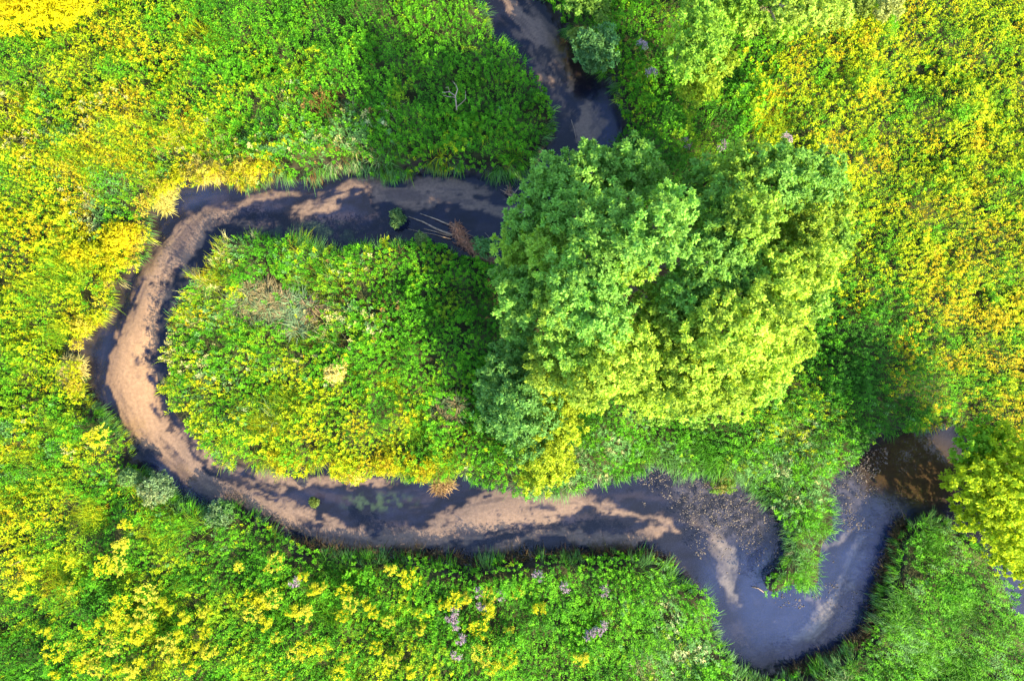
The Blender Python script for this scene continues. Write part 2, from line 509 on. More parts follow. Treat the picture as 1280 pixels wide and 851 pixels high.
mk = N.new('ShaderNodeMath'); mk.operation = 'MULTIPLY'
mr = N.new('ShaderNodeMapRange'); mr.inputs[1].default_value = 0.35; mr.inputs[2].default_value = 0.65; mr.inputs[3].default_value = 0.93; mr.inputs[4].default_value = 1.07
n2 = N.new('ShaderNodeTexNoise'); n2.inputs['Scale'].default_value = 0.9; n2.inputs['Detail'].default_value = 6; n2.inputs['Distortion'].default_value = 1.5
Lk.new(tc.outputs['Object'], n2.inputs['Vector']); Lk.new(n2.outputs['Fac'], mr.inputs[0])
Lk.new(at.outputs['Fac'], mk.inputs[0]); Lk.new(mr.outputs[0], mk.inputs[1])
m1 = N.new('ShaderNodeMixShader'); Lk.new(mk.outputs[0], m1.inputs[0]); Lk.new(trn.outputs[0], m1.inputs[1]); Lk.new(dif.outputs[0], m1.inputs[2])
gl = N.new('ShaderNodeBsdfGlossy'); gl.inputs['Roughness'].default_value = 0.06; Lk.new(bp.outputs[0], gl.inputs['Normal'])
lw = N.new('ShaderNodeLayerWeight'); lw.inputs['Blend'].default_value = 0.5; Lk.new(bp.outputs[0], lw.inputs['Normal'])
pw = N.new('ShaderNodeMath'); pw.operation = 'POWER'; pw.inputs[1].default_value = 5.0; Lk.new(lw.outputs['Facing'], pw.inputs[0])
fr = N.new('ShaderNodeMath'); fr.operation = 'MULTIPLY_ADD'; fr.inputs[1].default_value = 0.97; fr.inputs[2].default_value = 0.028; Lk.new(pw.outputs[0], fr.inputs[0])
m2 = N.new('ShaderNodeMixShader'); Lk.new(fr.outputs[0], m2.inputs[0]); Lk.new(m1.outputs[0], m2.inputs[1]); Lk.new(gl.outputs[0], m2.inputs[2])
Lk.new(m2.outputs[0], out.inputs['Surface'])
w = mesh_obj('stream_water', np.stack([WX, WY, np.zeros_like(WX)], -1), WQ, m, None, wc.reshape(-1, 3), smooth=True)
tag(w, kind='structure')

# ------------------------------------------------------------------ ground cover
TINT = {
 'g': (0.055, 0.225, 0.006), 'G': (0.100, 0.320, 0.008), 'd': (0.032, 0.135, 0.007), 'l': (0.170, 0.310, 0.007),
 'y': (0.340, 0.420, 0.005), 'o': (0.430, 0.350, 0.006), 's': (0.430, 0.400, 0.150), 'b': (0.100, 0.250, 0.060),
 'r': (0.210, 0.120, 0.035), 'p': (0.340, 0.400, 0.180)}
MIX = {  # zone letter: ((tint, share) ..., share that is grass)
 'g': ('dgGgl', (.12, .34, .34, .14, .06), .04), 'd': ('ddgG', (.35, .30, .27, .08), .03),
 'l': ('gGlly', (.12, .18, .28, .20, .22), .20), 'y': ('Glyyo', (.06, .26, .38, .22, .08), .10),
 'o': ('Glyo', (.08, .17, .38, .37), .04), 'm': ('bGlyos', (.12, .08, .26, .34, .12, .08), .25),
 'k': ('dgGl', (.16, .28, .26, .30), .04), 'b': ('gGbbps', (.24, .33, .26, .12, .04, .01), .34), 'e': ('dgGGb', (.14, .34, .28, .12, .12), .26),  # the wedge's greens are kept darker, its shade painted in
 's': ('blsyo', (.08, .22, .30, .28, .12), .55), 'r': ('rblps', (.26, .26, .18, .15, .15), .60)}
ZONES = ["lyylggggggwggkkkyyyy",  # plant colours by patch, with sun and shade painted in as yellow and green
         "lyolglgggggwgkkyyyyy",
         "mmoylgrggggwdkkyyyyy",
         "mommsbbblgwwddkyyyyy",
         "oybswwwwwwwddddyyyyo",
         "yybswblggggddddkyyoy",
         "lyywwlrggddddddddkoo",
         "lyswblggggddddddddoo",
         "lllwlyylggbbbkklddko",
         "mlmwwyyylgbbbbbbbbko",
         "ylgbwwwwwwwbbbbbbgee",
         "ylllggggggggbwwbbeee",
         "lglllgglgggggbwwbeee",
         "dglllggllggggbbwbeee"]
ZA = np.array([[ord(c) for c in row] for row in ZONES])


def zone_at(px, py, jitter=26.0):
    jx = px + rng.normal(0, jitter, px.shape) + 14 * vnoise(px, py, 40, 71)
    jy = py + rng.normal(0, jitter, px.shape) + 14 * vnoise(px, py, 40, 72)
    z = np.full(px.shape, ord('w'))
    for _ in range(7):
        i = np.clip((jy / 60.8).astype(int), 0, 13); j = np.clip((jx / 64.0).astype(int), 0, 19)
        zz = ZA[i, j]
        z = np.where(z == ord('w'), zz, z)
        jx = px + rng.normal(0, jitter * 2.2, px.shape); jy = py + rng.normal(0, jitter * 2.2, px.shape)
    return np.where(z == ord('w'), ord('g'), z)


def phi(n):
    # normal CDF, logistic approximation
    return 1 / (1 + np.exp(-1.702 * n))


sp = 0.116
pxg = np.arange(-23.4, 23.4, sp); pyg = np.arange(-16.4, 16.4, sp)
BX, BY = np.meshgrid(pxg, pyg)
BX = (BX + rng.uniform(-.5, .5, BX.shape) * sp * 1.3).ravel(); BY = (BY + rng.uniform(-.5, .5, BY.shape) * sp * 1.3).ravel()
hn = vnoise(BX, BY, 1.6, 81, 3)
hgt = 0.78 + 0.16 * hn + 0.07 * vnoise(BX, BY, .45, 82, 2) + rng.normal(0, 0.12, BX.shape)
b0x, b0y = to_px(BX, BY, 0.15)
nearw = samp(NEAR, b0x, b0y)
edge = sstep(0.0, 0.25, nearw)
hgt = np.clip(hgt * (1 - 0.5 * edge), 0.22, 1.4)
GZ = 0.30 + 0.10 * np.clip(vnoise(BX, BY, 3.0, 52), -1.3, 1.6)
tx_, ty_ = to_px(BX, BY, GZ + hgt)
CLEAR = [(330, 380, 48, 30), (372, 392, 30, 26), (560, 510, 24, 16), (262, 214, 24, 12), (312, 206, 18, 9), (92, 462, 16, 14), (170, 622, 14, 9), (125, 545, 12, 9)]
clr = np.maximum.reduce([blob(tx_, ty_, *q) for q in CLEAR]) + .25 * vnoise(BX, BY, .5, 95)
gap = vnoise(BX, BY, .55, 96, 2)
ok = (gap < np.where((tx_ > 760) & (ty_ < 540), 2.6, 2.05)) & ((clr < .1) | (rng.random(BX.shape) < .12)) & (samp(MASK, b0x, b0y) < .5) & (samp(MASK, tx_, ty_) < .5) & (nearw < 0.42)
BX, BY, hgt, GZ, edge, tx_, ty_, hn, nearw = (a[ok] for a in (BX, BY, hgt, GZ, edge, tx_, ty_, hn, nearw))
GZ = GZ * (1 - sstep(0.12, 0.62, nearw))
zone = zone_at(tx_, ty_)
u = phi(0.75 * vnoise(BX, BY, 0.8, 91, 2) + 0.66 * rng.standard_normal(BX.shape))
tint = np.zeros((len(BX), 3)); isgrass = np.zeros(len(BX), bool)
for L, (codes, sh, gs) in MIX.items():
    k = np.where(zone == ord(L))[0]
    cs = np.cumsum(sh); cs /= cs[-1]
    ci = np.searchsorted(cs, u[k]).clip(0, len(codes) - 1)
    tint[k] = np.array([TINT[c] for c in codes])[ci]
    gsh = gs * np.where((tx_[k] > 760) & (ty_[k] < 520), .3, 1.0) + 0.38 * edge[k]
    isgrass[k] = phi(0.8 * vnoise(BX[k], BY[k], 1.1, 92, 2) + 0.6 * rng.standard_normal(len(k))) < gsh
gcol = np.array(TINT['b'])
mixg = (rng.random(len(BX)) < 0.5 * edge) & isgrass & ~np.isin(zone, [ord(c) for c in 'osymr'])
tint[mixg] = gcol
tint *= np.exp(rng.normal(0, 0.16, (len(BX), 1)))
# towards the water
lx, ly = samp(GRX, tx_, ty_), -samp(GRY, tx_, ty_)
ln = np.hypot(lx, ly) + 1e-6
lean = np.stack([lx / ln, ly / ln, 0 * lx], -1) * (edge * 0.8)[:, None]

BANKS = [  # name words, test on the pixel of the plant top, label for herbs, label for grass
 ('peninsula', lambda x, y: (x > 205) & (x < 720) & (y < 262) & ~((x > 560) & (y > 232)) & (x < 700), 'bright green nettle cover on the rounded peninsula inside the upper stream bend', 'grey-green bank grass along the rim of the upper peninsula'),
 ('west', lambda x, y: (x < 245) & (y < 545), 'yellow and lime herb cover on the bank outside the widest stream bend', 'straw-yellow grass along the bank outside the widest stream bend'),
 ('island', lambda x, y: (x > 195) & (x < 640) & (y >= 280) & (y < 612), 'green and yellow herb cover on the tongue of land enclosed by the loop', 'reddish and grey grass on the tongue of land enclosed by the loop'),
 ('point', lambda x, y: (x > 960) & (y > 636) & ~((x < 1050) & (y < 760)) & (x > 1060 - (y - 800) * 3), 'grass-green herb cover on the wedge of land beside the yellow-leaved tree', 'blue-green grass on the wedge of land beside the yellow-leaved tree'),
 ('south', lambda x, y: (y >= 545) & (x < 1060) & ~((x > 580) & (y < 765) & (x > 905)) & (y > 545) & ~((x > 620) & (y < 640)), 'mixed green herb cover with flower heads on the bank below the stream', 'pale grass streaks on the flowering bank below the stream'),
 ('east', lambda x, y: x > -1e9, 'lime to golden herb meadow spreading behind the two big willows', 'grey-green sedge fringe between the lime-tinted willow and the lower stream'),
]
owner = np.full(len(BX), -1)
for bi, (nm, f, a, b) in enumerate(BANKS):
    sel = f(tx_, ty_) & (owner < 0)
    owner[sel] = bi


def herb(Lv, x, y, z0, h, tint, lean, size=1.0, narrow=.62, tiers=((1.0, 6, .066, .5), (.86, 4, .080, .05), (.66, 3, .095, -.2))):
    n = len(x)
    a0 = rng.uniform(0, 2 * PI, n)
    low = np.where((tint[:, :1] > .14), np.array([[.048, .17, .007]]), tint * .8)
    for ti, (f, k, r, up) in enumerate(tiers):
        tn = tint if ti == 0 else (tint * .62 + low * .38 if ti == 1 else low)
        for i in range(k):
            a = a0 + 2 * PI * i / k + rng.normal(0, .25, n) + f * 3
            sc = size * rng.uniform(.75, 1.25, n)
            top = np.stack([x, y, z0 + h * f], -1) + lean * (h * f)[:, None] * .5 + rng.normal(0, .014, (n, 3))
            d = np.stack([np.cos(a), np.sin(a), up + rng.normal(0, .25, n)], -1)
            tt = tn * np.exp(rng.normal(0, .14, (n, 1)))
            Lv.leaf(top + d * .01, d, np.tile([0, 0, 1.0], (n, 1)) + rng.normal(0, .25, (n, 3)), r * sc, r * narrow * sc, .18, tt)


def grass(Lv, x, y, z0, h, tint, lean, k=10, wide=.011):
    n = len(x)
    for i in range(k):
        a = rng.uniform(0, 2 * PI, n)
        o = rng.uniform(.15, .75, n)
        d = np.stack([np.cos(a) * o, np.sin(a) * o, np.ones(n)], -1) + lean * 1.1
        base = np.stack([x + rng.normal(0, .05, n), y + rng.normal(0, .05, n), z0], -1)
        tt = tint * np.exp(rng.normal(0, .2, (n, 1)))
        Lv.blade(base, d, h * rng.uniform(.7, 1.15, n), wide * rng.uniform(.7, 1.4, n), rng.uniform(.3, 1.3, n), tt)


spf = vnoise(BX, BY, 1.3, 98, 2) + .5 * rng.standard_normal(len(BX)) - 1.6 * np.isin(zone, [ord(q) for q in 'kdg']) - 1.6 * ((tx_ > 760) & (ty_ < 540))
szf = .86 * np.exp(.14 * vnoise(BX, BY, .9, 99, 2) + .12 * rng.standard_normal(len(BX)))
for bi, (nm, f, la, lb) in enumerate(BANKS):
    k = np.where((owner == bi) & ~isgrass)[0]
    if len(k):
        Lv = Leaves()
        nw = spf[k] > 1.0
        for sel_, kw in ((~nw, {}), (nw, dict(narrow=.26, tiers=((1.0, 8, .115, 1.0), (.8, 5, .13, .35))))):
            j = k[sel_]
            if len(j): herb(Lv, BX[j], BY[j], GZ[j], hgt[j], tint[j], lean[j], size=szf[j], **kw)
        tag(Lv.build('herb_cover', M_HERB), la, 'ground cover', kind='stuff')
    k = np.where((owner == bi) & isgrass)[0]
    if len(k):
        Lv = Leaves(); grass(Lv, BX[k], BY[k], GZ[k], hgt[k] * (1 + edge[k] * .35 * (rng.random(len(k)) < .3)), tint[k], lean[k] * (1 + .6 * edge[k])[:, None])
        tag(Lv.build('bank_grass', M_GRASS), lb, 'grass', kind='stuff')

# ------------------------------------------------------------------ trees
def crown_leaves(Lv, c, r, tint, n_sub, per, leaf=(.13, .05), flat=.85, shell=.8):
    """one lobe of a crown: sprays of leaves on and inside a rough dome"""
    i = np.arange(n_sub) + .5
    ph = np.arccos(1 - 1.72 * i / n_sub); th = PI * (1 + 5 ** .5) * i + rng.uniform(0, 6)
    nrm = np.stack([np.sin(ph) * np.cos(th), np.sin(ph) * np.sin(th), np.cos(ph)], -1) + rng.normal(0, .16, (n_sub, 3))
    nrm = norm(nrm)
    rad = r * (shell + (1 - shell) * rng.random((n_sub, 1)) ** .6 * 1.6) * rng.uniform(.8, 1.1, (n_sub, 1))
    cs = c + nrm * rad * np.array([1, 1, flat])
    cr = np.maximum(.07, r * rng.uniform(.2, .34, n_sub))
    cs = np.repeat(cs, per, 0); ns = np.repeat(nrm, per, 0); cr = np.repeat(cr, per)
    ct = np.repeat(tint * np.exp(rng.normal(0, .13, (n_sub, 1))), per, 0)
    m_ = len(cs)
    dv = norm(rng.normal(0, 1, (m_, 3)) + ns * .8 + np.array([0, 0, .3]))
    p = cs + dv * (cr * rng.random(m_) ** .45)[:, None]
    d = norm(dv * .5 + ns * .2 + rng.normal(0, .8, (m_, 3)))
    up = norm(ns * .7 + dv * .8 + np.array([0, 0, .3]) + rng.normal(0, .32, (m_, 3)))
    L = leaf[0] * rng.uniform(.6, 1.35, m_)
    Lv.leaf(p, d, up, L, L * leaf[1] / leaf[0], .15, ct * np.exp(rng.normal(0, .16, (m_, 1))))


def tree(name, label, base_px, lobes, tint, tint2, trunk_r, cat='tree', group=None, per=46, leaf=(.13, .055), dens=30.0, second=.25):
    """lobes: (px, py, z, r_px) of the crown"""
    b = W(*base_px, 0.3)
    root = empty(name, b); tag(root, label, cat, group)
    Lv = Leaves(); tk = Tubes(); lm = Tubes()
    cen = np.array([W(x, y, z) for x, y, z, r in lobes])
    zmin = min(l[2] for l in lobes)
    fork = np.array([b[0], b[1], .3 + max(.35, zmin * .3)])
    tk.tube(wob(b - [0, 0, .15], fork, 5, .03, 3), np.linspace(trunk_r * 1.35, trunk_r, 5), 9)
    for i, ((x, y, z, r), c) in enumerate(zip(lobes, cen)):
        rm = r * S * (H - z) / H * .90
        c = c + np.array([0, 0, rng.uniform(-.35, .5)]) * min(1.0, rm)
        t = np.array((tint2 if x > 662 else tint) if second == 'east' else tint if rng.random() > second else tint2)  # sunlit east lobes painted with the yellower tint, west lobes left bluish
        t = t * np.exp(rng.normal(0, .08))
        ns = int(np.clip(dens * rm * rm * 1.9, 14, 130))
        npf = 9 if rm > .6 else 5
        for q in range(npf):
            ph = math.acos(1 - 1.35 * (q + .5) / npf); th = 2.39996 * q + i
            nv = np.array([math.sin(ph) * math.cos(th), math.sin(ph) * math.sin(th), math.cos(ph)])
            pc = c + nv * rm * np.array([.68, .68, .60]) * rng.uniform(.8, 1.12)
            crown_leaves(Lv, pc, rm * rng.uniform(.36, .48), t[None, :] * np.exp(rng.normal(0, .07)), max(6, int(ns / npf * 1.25)), per, leaf, shell=.75)
        if ns > 20:   # twigs' leaves deeper inside
            crown_leaves(Lv, c - [0, 0, rm * .25], rm * .62, t[None, :] * .9, int(ns * .4), per, leaf)
        mid = fork * .45 + c * .55 + [0, 0, -.12 * rm]
        lm.tube(np.array([fork, fork * .75 + mid * .25 + [0, 0, .1], mid, c * .92 + mid * .08, c + [0, 0, rm * .5]]),
                [trunk_r * .55, trunk_r * .45, trunk_r * .28, trunk_r * .14, .012], 6)
    tk.build('trunk', M_BARK, root)
    lm.build('limb_framework', M_BARK, root)
    Lv.build('crown', M_TREE, root)
    return root


NORTH = [(690,235,5.0,44),(740,216,5.2,42),(792,214,5.4,44),(665,278,4.8,38),(722,268,6.0,44),(646,312,4.2,32),(640,345,3.8,28),
 (690,318,5.4,38),(768,280,8.4,52),(818,296,8.6,46),(842,258,7.2,30),(735,350,7.9,58),(700,378,6.4,38),(655,372,4.8,40),(645,402,4.2,26),(790,330,7.4,34),
 (752,392,7.6,44),(824,384,6.3,36),(848,402,6.8,40),(872,298,6.2,38),(975,226,6.2,44),(925,222,6.0,44),(885,226,5.0,34),(1018,226,5.6,38),
 (942,272,7.8,42),(900,262,6.4,38),(905,352,7.0,44),(878,330,7.2,44),(856,366,6.9,42),(905,305,6.8,42),(935,345,6.4,38),(985,300,5.0,40),(935,322,5.0,36)]
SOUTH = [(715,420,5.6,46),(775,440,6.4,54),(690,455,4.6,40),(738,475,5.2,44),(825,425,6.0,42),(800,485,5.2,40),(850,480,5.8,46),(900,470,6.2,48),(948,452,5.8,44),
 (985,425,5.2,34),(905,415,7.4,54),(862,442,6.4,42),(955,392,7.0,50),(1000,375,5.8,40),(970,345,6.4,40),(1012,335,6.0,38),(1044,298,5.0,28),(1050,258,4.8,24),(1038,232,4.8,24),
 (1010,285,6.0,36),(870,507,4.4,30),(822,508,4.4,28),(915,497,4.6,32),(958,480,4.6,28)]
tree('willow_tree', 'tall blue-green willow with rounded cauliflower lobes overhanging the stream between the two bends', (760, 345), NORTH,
     (0.185, 0.390, 0.070), (0.265, 0.440, 0.058), .32, per=70, leaf=(.11, .055), dens=46, second=.28)  # greener tint: the shaded north-west side painted in
tree('willow_tree', 'broad willow tinted lime as if sunlit, pressed against the south-east side of the tall blue-green willow', (868, 400), SOUTH,
     (0.300, 0.455, 0.055), (0.220, 0.410, 0.062), .26, per=70, leaf=(.10, .05), dens=46, second=.3)  # paler lime tint paints in the sunlit south-east side of the crown
tree('willow_tree', 'small willow with a sunlit yellow tint on its east half, tucked under the tall willow crown beside the tongue of land', (655, 500),
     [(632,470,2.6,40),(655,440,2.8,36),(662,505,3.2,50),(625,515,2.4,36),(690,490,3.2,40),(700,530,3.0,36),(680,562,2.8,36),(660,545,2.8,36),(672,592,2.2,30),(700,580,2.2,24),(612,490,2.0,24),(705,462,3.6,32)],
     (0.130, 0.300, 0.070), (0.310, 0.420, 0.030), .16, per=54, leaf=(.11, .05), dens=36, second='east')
tree('willow_tree', 'upright oval lime willow north of the tall blue-green willow', (842, 85),
     [(868,35,3.6,34),(880,60,4.2,38),(862,80,3.6,32),(890,85,3.6,28),(872,105,2.8,26),(850,55,3.2,22)],
     (0.220, 0.420, 0.050), (0.320, 0.470, 0.040), .12, per=54, leaf=(.11, .05), dens=36, second=.5)
tree('willow_tree', 'pale lime feathery willow cut by the top edge beside the meadow', (950, 20),
     [(915,12,3.4,30),(945,0,3.6,34),(985,14,3.8,28),(1020,10,4.0,34),(1040,-10,3.8,34),(975,42,2.6,18),(935,30,2.8,20),(1048,22,3.0,18)],
     (0.320, 0.470, 0.075), (0.240, 0.430, 0.050), .14, per=50, leaf=(.11, .05), dens=34)
tree('willow_sapling', 'small pale sapling at the top edge among the lime meadow', (1085, -2),
     [(1078,8,1.8,13),(1108,12,2.0,16),(1118,2,1.8,12)], (0.310, 0.370, 0.120), (0.23, .33, .06), .05, per=40, leaf=(.10, .045), dens=60)
tree('alder_tree', 'yellow-leaved tree with large leaves overhanging the dark pool', (1222, 612),
     [(1208,562,3.0,30),(1235,552,3.2,34),(1265,560,3.4,40),(1195,592,2.8,24),(1222,600,3.8,42),(1262,612,4.2,46),(1300,600,4.0,50),(1215,640,2.8,28),
      (1245,655,3.2,40),(1280,665,3.4,46),(1262,695,2.6,26),(1290,710,2.6,34),(1225,615,1.5,34),(1250,650,1.5,36),(1285,690,1.5,40),(1270,630,1.8,44),(1310,650,3.6,40),(1235,628,3.6,34)],  # the low lobes are added to throw shade on the pool
     (0.310, 0.440, 0.020), (0.170, 0.370, 0.025), .17, per=36, leaf=(.10, .065), dens=34, second=.35)
tree('willow_shrub', 'blue-green shrub leaning over the ochre shallows of the upper reach', (752, 62),
     [(738,58,1.6,22),(755,70,1.5,18),(735,75,1.3,14),(758,50,1.4,16),(722,48,1.2,12)], (0.110, 0.270, 0.090), (0.20, .31, .06), .05, 'shrub', per=40, leaf=(.11, .05), dens=60)
tree('willow_shrub', 'lime shrub at the top edge right beside the stream mouth', (745, 8),
     [(718,2,1.6,18),(735,-6,1.8,24),(748,12,1.5,16)], (0.150, 0.300, 0.050), (0.25, .33, .05), .05, 'shrub', per=40, leaf=(.11, .05), dens=60)

def fringe(name, label, cat, n, test, tints, r, h, leaf, per, mat):
    X = rng.uniform(-23, 23, n); Yv = rng.uniform(-16, 16, n)
    a, b = to_px(X, Yv, .2); hh = h * rng.uniform(.7, 1.2, n)
    c, d = to_px(X, Yv, .2 + hh)
    ok = test(c, d) & (samp(MASK, a, b) < .5) & (samp(MASK, c, d) < .5)
    Lv = Leaves()
    for x, y, z in zip(X[ok], Yv[ok], hh[ok]):
        t = np.array(tints[rng.integers(len(tints))]) * np.exp(rng.normal(0, .12))
        crown_leaves(Lv, np.array([x, y, .2 + z * .8]), r * rng.uniform(.7, 1.2), t[None, :], 9, per, leaf)
    return tag(Lv.build(name, mat), label, cat, kind='stuff')


NARROW = blur(MASK, 8, 2)
fringe('feathery_herbs', 'bright yellow feathery herbs crowding the rim of the outer bank round the western bend', 'ground cover', 26000,
       lambda x, y: (samp(NARROW, x, y) > .04) & (x < 345) & (x > 80) & (y > 185) & (y < 500) & (x < 345 - .9 * (y - 225).clip(0)) , [(.42,.43,.01),(.34,.40,.01),(.46,.42,.05),(.44,.38,.03)], .20, .75, (.075, .03), 16, M_TREE)
fringe('feathery_herbs', 'golden yellow herbs along the southern rim of the enclosed tongue', 'ground cover', 26000,
       lambda x, y: (samp(NARROW, x, y) > .05) & (x > 330) & (x < 545) & (y > 540) & (y < 605), [(.42,.43,.01),(.38,.42,.01),(.45,.38,.02)], .18, .75, (.075, .03), 14, M_TREE)


def dark_reeds(label, n, pts):
    Lv = Leaves(); P = np.array(pts, float)
    seg = rng.integers(0, len(P) - 1, n); t = rng.random(n)
    px = P[seg, 0] * (1 - t) + P[seg + 1, 0] * t + rng.normal(0, 4, n); py = P[seg, 1] * (1 - t) + P[seg + 1, 1] * t + rng.normal(0, 4, n)
    b = np.stack([(px - CX) * S, (CY - py) * S, np.full(n, .02)], -1)
    gl_ = norm(np.stack([samp(GRX, px, py), -samp(GRY, px, py), 0 * px], -1) + 1e-9)
    ang = rng.uniform(0, 2 * PI, n)
    Lv.blade(b, gl_ * .5 + np.stack([np.cos(ang) * .5, np.sin(ang) * .5, np.full(n, .8)], -1), rng.uniform(.25, .7, n), rng.uniform(.012, .024, n), rng.uniform(.3, 1.2, n),
             np.array([[.050, .036, .018], [.030, .040, .014], [.075, .05, .022]])[rng.integers(0, 3, n)] * np.exp(rng.normal(0, .3, (n, 1))))
    tag(Lv.build('dead_reeds', M_GRASS), label, 'reeds', kind='stuff')


dark_reeds('dark brown reed stems on the shaded rim of the south-eastern wedge of land', 2600, [(1128,652),(1112,700),(1100,740),(1088,790),(1062,812),(1030,826),(985,843)])
dark_reeds('dark brown reed stems along the upper rim of the south bank', 1500, [(375,682),(450,694),(520,694),(600,703),(700,694),(780,692),(838,706)])


# ------------------------------------------------------------------ shrubs and single plants
def bush(name, label, px, py, r_px, h, tint, mat=M_TREE, cat='shrub', group=None, leaf=(.10, .045), grassy=False, tint2=None, sq=1.0):
    b = W(px, py, 0.3); root = None
    rm = r_px * S
    Lv = Leaves(); n = max(6, int(rm * rm * 55))
    for i in range(max(4, int(6 + rm * rm * 9))):
        a, q = rng.uniform(0, 2 * PI), rng.random() ** .5 * rm * .72
        c = b + [math.cos(a) * q, math.sin(a) * q * sq, h * (1 - .45 * (q / rm) ** 2) * rng.uniform(.75, 1)]
        t = np.array(tint if (tint2 is None or rng.random() < .65) else tint2)
        if grassy:
            k = 90
            ang = rng.uniform(0, 2 * PI, k); o = rng.uniform(.2, 1.0, k)
            Lv.blade(np.tile([c[0], c[1], .25], (k, 1)) + rng.normal(0, .05, (k, 3)) * [1, 1, 0], np.stack([np.cos(ang) * o, np.sin(ang) * o, np.ones(k)], -1),
                     h * rng.uniform(.7, 1.3, k), .022 * rng.uniform(.7, 1.4, k), rng.uniform(.4, 1.4, k), t[None, :] * np.exp(rng.normal(0, .2, (k, 1))))
        else:
            crown_leaves(Lv, c, min(.42, rm * .5), t[None, :], 16, 30, leaf)
    if not grassy:
        root = empty(name, b); tag(root, label, cat, group)
        st = Tubes()
        for i in range(6):
            a = i * 1.05
            st.tube(wob(b - [0, 0, .1], b + [math.cos(a) * rm * .5, math.sin(a) * rm * .5 * sq, h * .8], 4, .02, i), np.linspace(.025, .008, 4), 5)
        st.build('stems', M_BROWNWOOD, root)
        Lv.build('foliage', mat, root)
        return root
    o = Lv.build(name, mat)
    return tag(o, label, cat, group)


Y = (0.52, 0.52, 0.008)
bush('broom_shrub', 'bright yellow feathery shrub filling the top left corner', 44, 14, 60, 1.6, Y, cat='shrub', leaf=(.11, .03), tint2=(.5, .46, .01))
bush('broom_shrub', 'smaller bright yellow lobe of shrub at the top edge beside the corner shrub', 104, 14, 30, 1.3, Y, leaf=(.11, .03), tint2=(.45, .45, .01))
bush('bank_shrub', 'rounded golden shrub bulging over the left bank where the water turns sandy', 163, 305, 24, .9, (.45, .43, .01), leaf=(.10, .04), tint2=(.46, .38, .015))
bush('bank_shrub', 'lime shrub just behind the golden shrub on the left bank', 122, 318, 22, .9, (.32, .38, .01), leaf=(.10, .04), tint2=(.45, .42, .01))
bush('bank_shrub', 'silvery grey-green shrub hanging over the lower left bend', 203, 607, 20, .6, (.16, .26, .12), leaf=(.09, .04), tint2=(.24, .30, .14))
bush('bank_shrub', 'little silvery shrub on the bank corner where the stream turns east', 283, 640, 16, .5, (.15, .26, .11), leaf=(.09, .04), tint2=(.10, .24, .06))
bush('bank_shrub', 'tiny grey-green shrub beside the bare brown earth patch', 168, 596, 11, .5, (.15, .27, .09), leaf=(.09, .04))
bush('straw_tussock', 'bleached straw tussock on the bank at the first western turn', 262, 214, 26, .6, (.46, .42, .10), M_GRASS, 'grass tussock', grassy=True, tint2=(.46, .38, .06), sq=.5)
bush('straw_tussock', 'golden straw tussock hanging over the inlet on the upper left bank', 312, 206, 20, .5, (.52, .42, .06), M_GRASS, 'grass tussock', grassy=True, tint2=(.46, .38, .04), sq=.5)
bush('straw_tussock', 'pale straw tussock with stray stems at the notch of the left bank', 205, 250, 20, .5, (.48, .44, .10), M_GRASS, 'grass tussock', grassy=True)
bush('straw_tussock', 'pinkish straw tussock above the brown bank of the sandy bend', 92, 462, 18, .5, (.46, .40, .13), M_GRASS, 'grass tussock', grassy=True)
bush('reed_patch', 'dry pinkish-brown reed patch on the upper part of the enclosed tongue', 330, 380, 44, .9, (.26, .22, .11), M_GRASS, 'reeds', grassy=True, tint2=(.16, .24, .11), sq=.6)
bush('reed_patch', 'faded grey-green reed patch at the centre of the enclosed tongue', 372, 392, 30, .9, (.17, .27, .13), M_GRASS, 'reeds', grassy=True, tint2=(.26, .19, .11))
bush('reed_patch', 'brown and grey reed strip between tongue herbs and the small willow', 560, 510, 22, .7, (.10, .16, .07), M_GRASS, 'reeds', grassy=True, tint2=(.22, .17, .09))
bush('pale_shrub', 'single cream-yellow flowering shrub in the green of the enclosed tongue', 425, 462, 13, 1.0, (.60, .52, .15), M_FLOWER, 'flowering plant', leaf=(.08, .03), tint2=(.5, .47, .10))
bush('marsh_tuft', 'pale yellow tuft leaning off the south rim of the enclosed tongue', 447, 590, 9, .5, (.52, .47, .10), M_FLOWER, 'plant', leaf=(.08, .03))
bush('marsh_tuft', 'green water plant tuft alone in the dark upper pool', 498, 273, 8, .22, (.08, .16, .05), M_HERB, 'plant', leaf=(.09, .04), sq=1.3)
bush('marsh_tuft', 'round green plant patch growing on the gravel bar', 904, 606, 14, .2, (.13, .25, .03), M_HERB, 'plant', leaf=(.07, .03), tint2=(.22, .22, .05))
bush('marsh_tuft', 'grey-green plant tuft beside the fallen branches', 530, 300, 9, .2, (.14, .22, .06), M_HERB, 'plant', leaf=(.07, .03))
bush('marsh_tuft', 'sparse yellowish plant tuft on the weed bar of the lower reach', 393, 627, 4, .1, (.10, .15, .03), M_HERB, 'plant', leaf=(.06, .03))
bush('dead_reed_clump', 'brown dead reeds hanging into the water below the tongue', 553, 603, 9, .5, (.20, .12, .05), M_GRASS, 'reeds', grassy=True, tint2=(.3, .2, .08), sq=1.5)

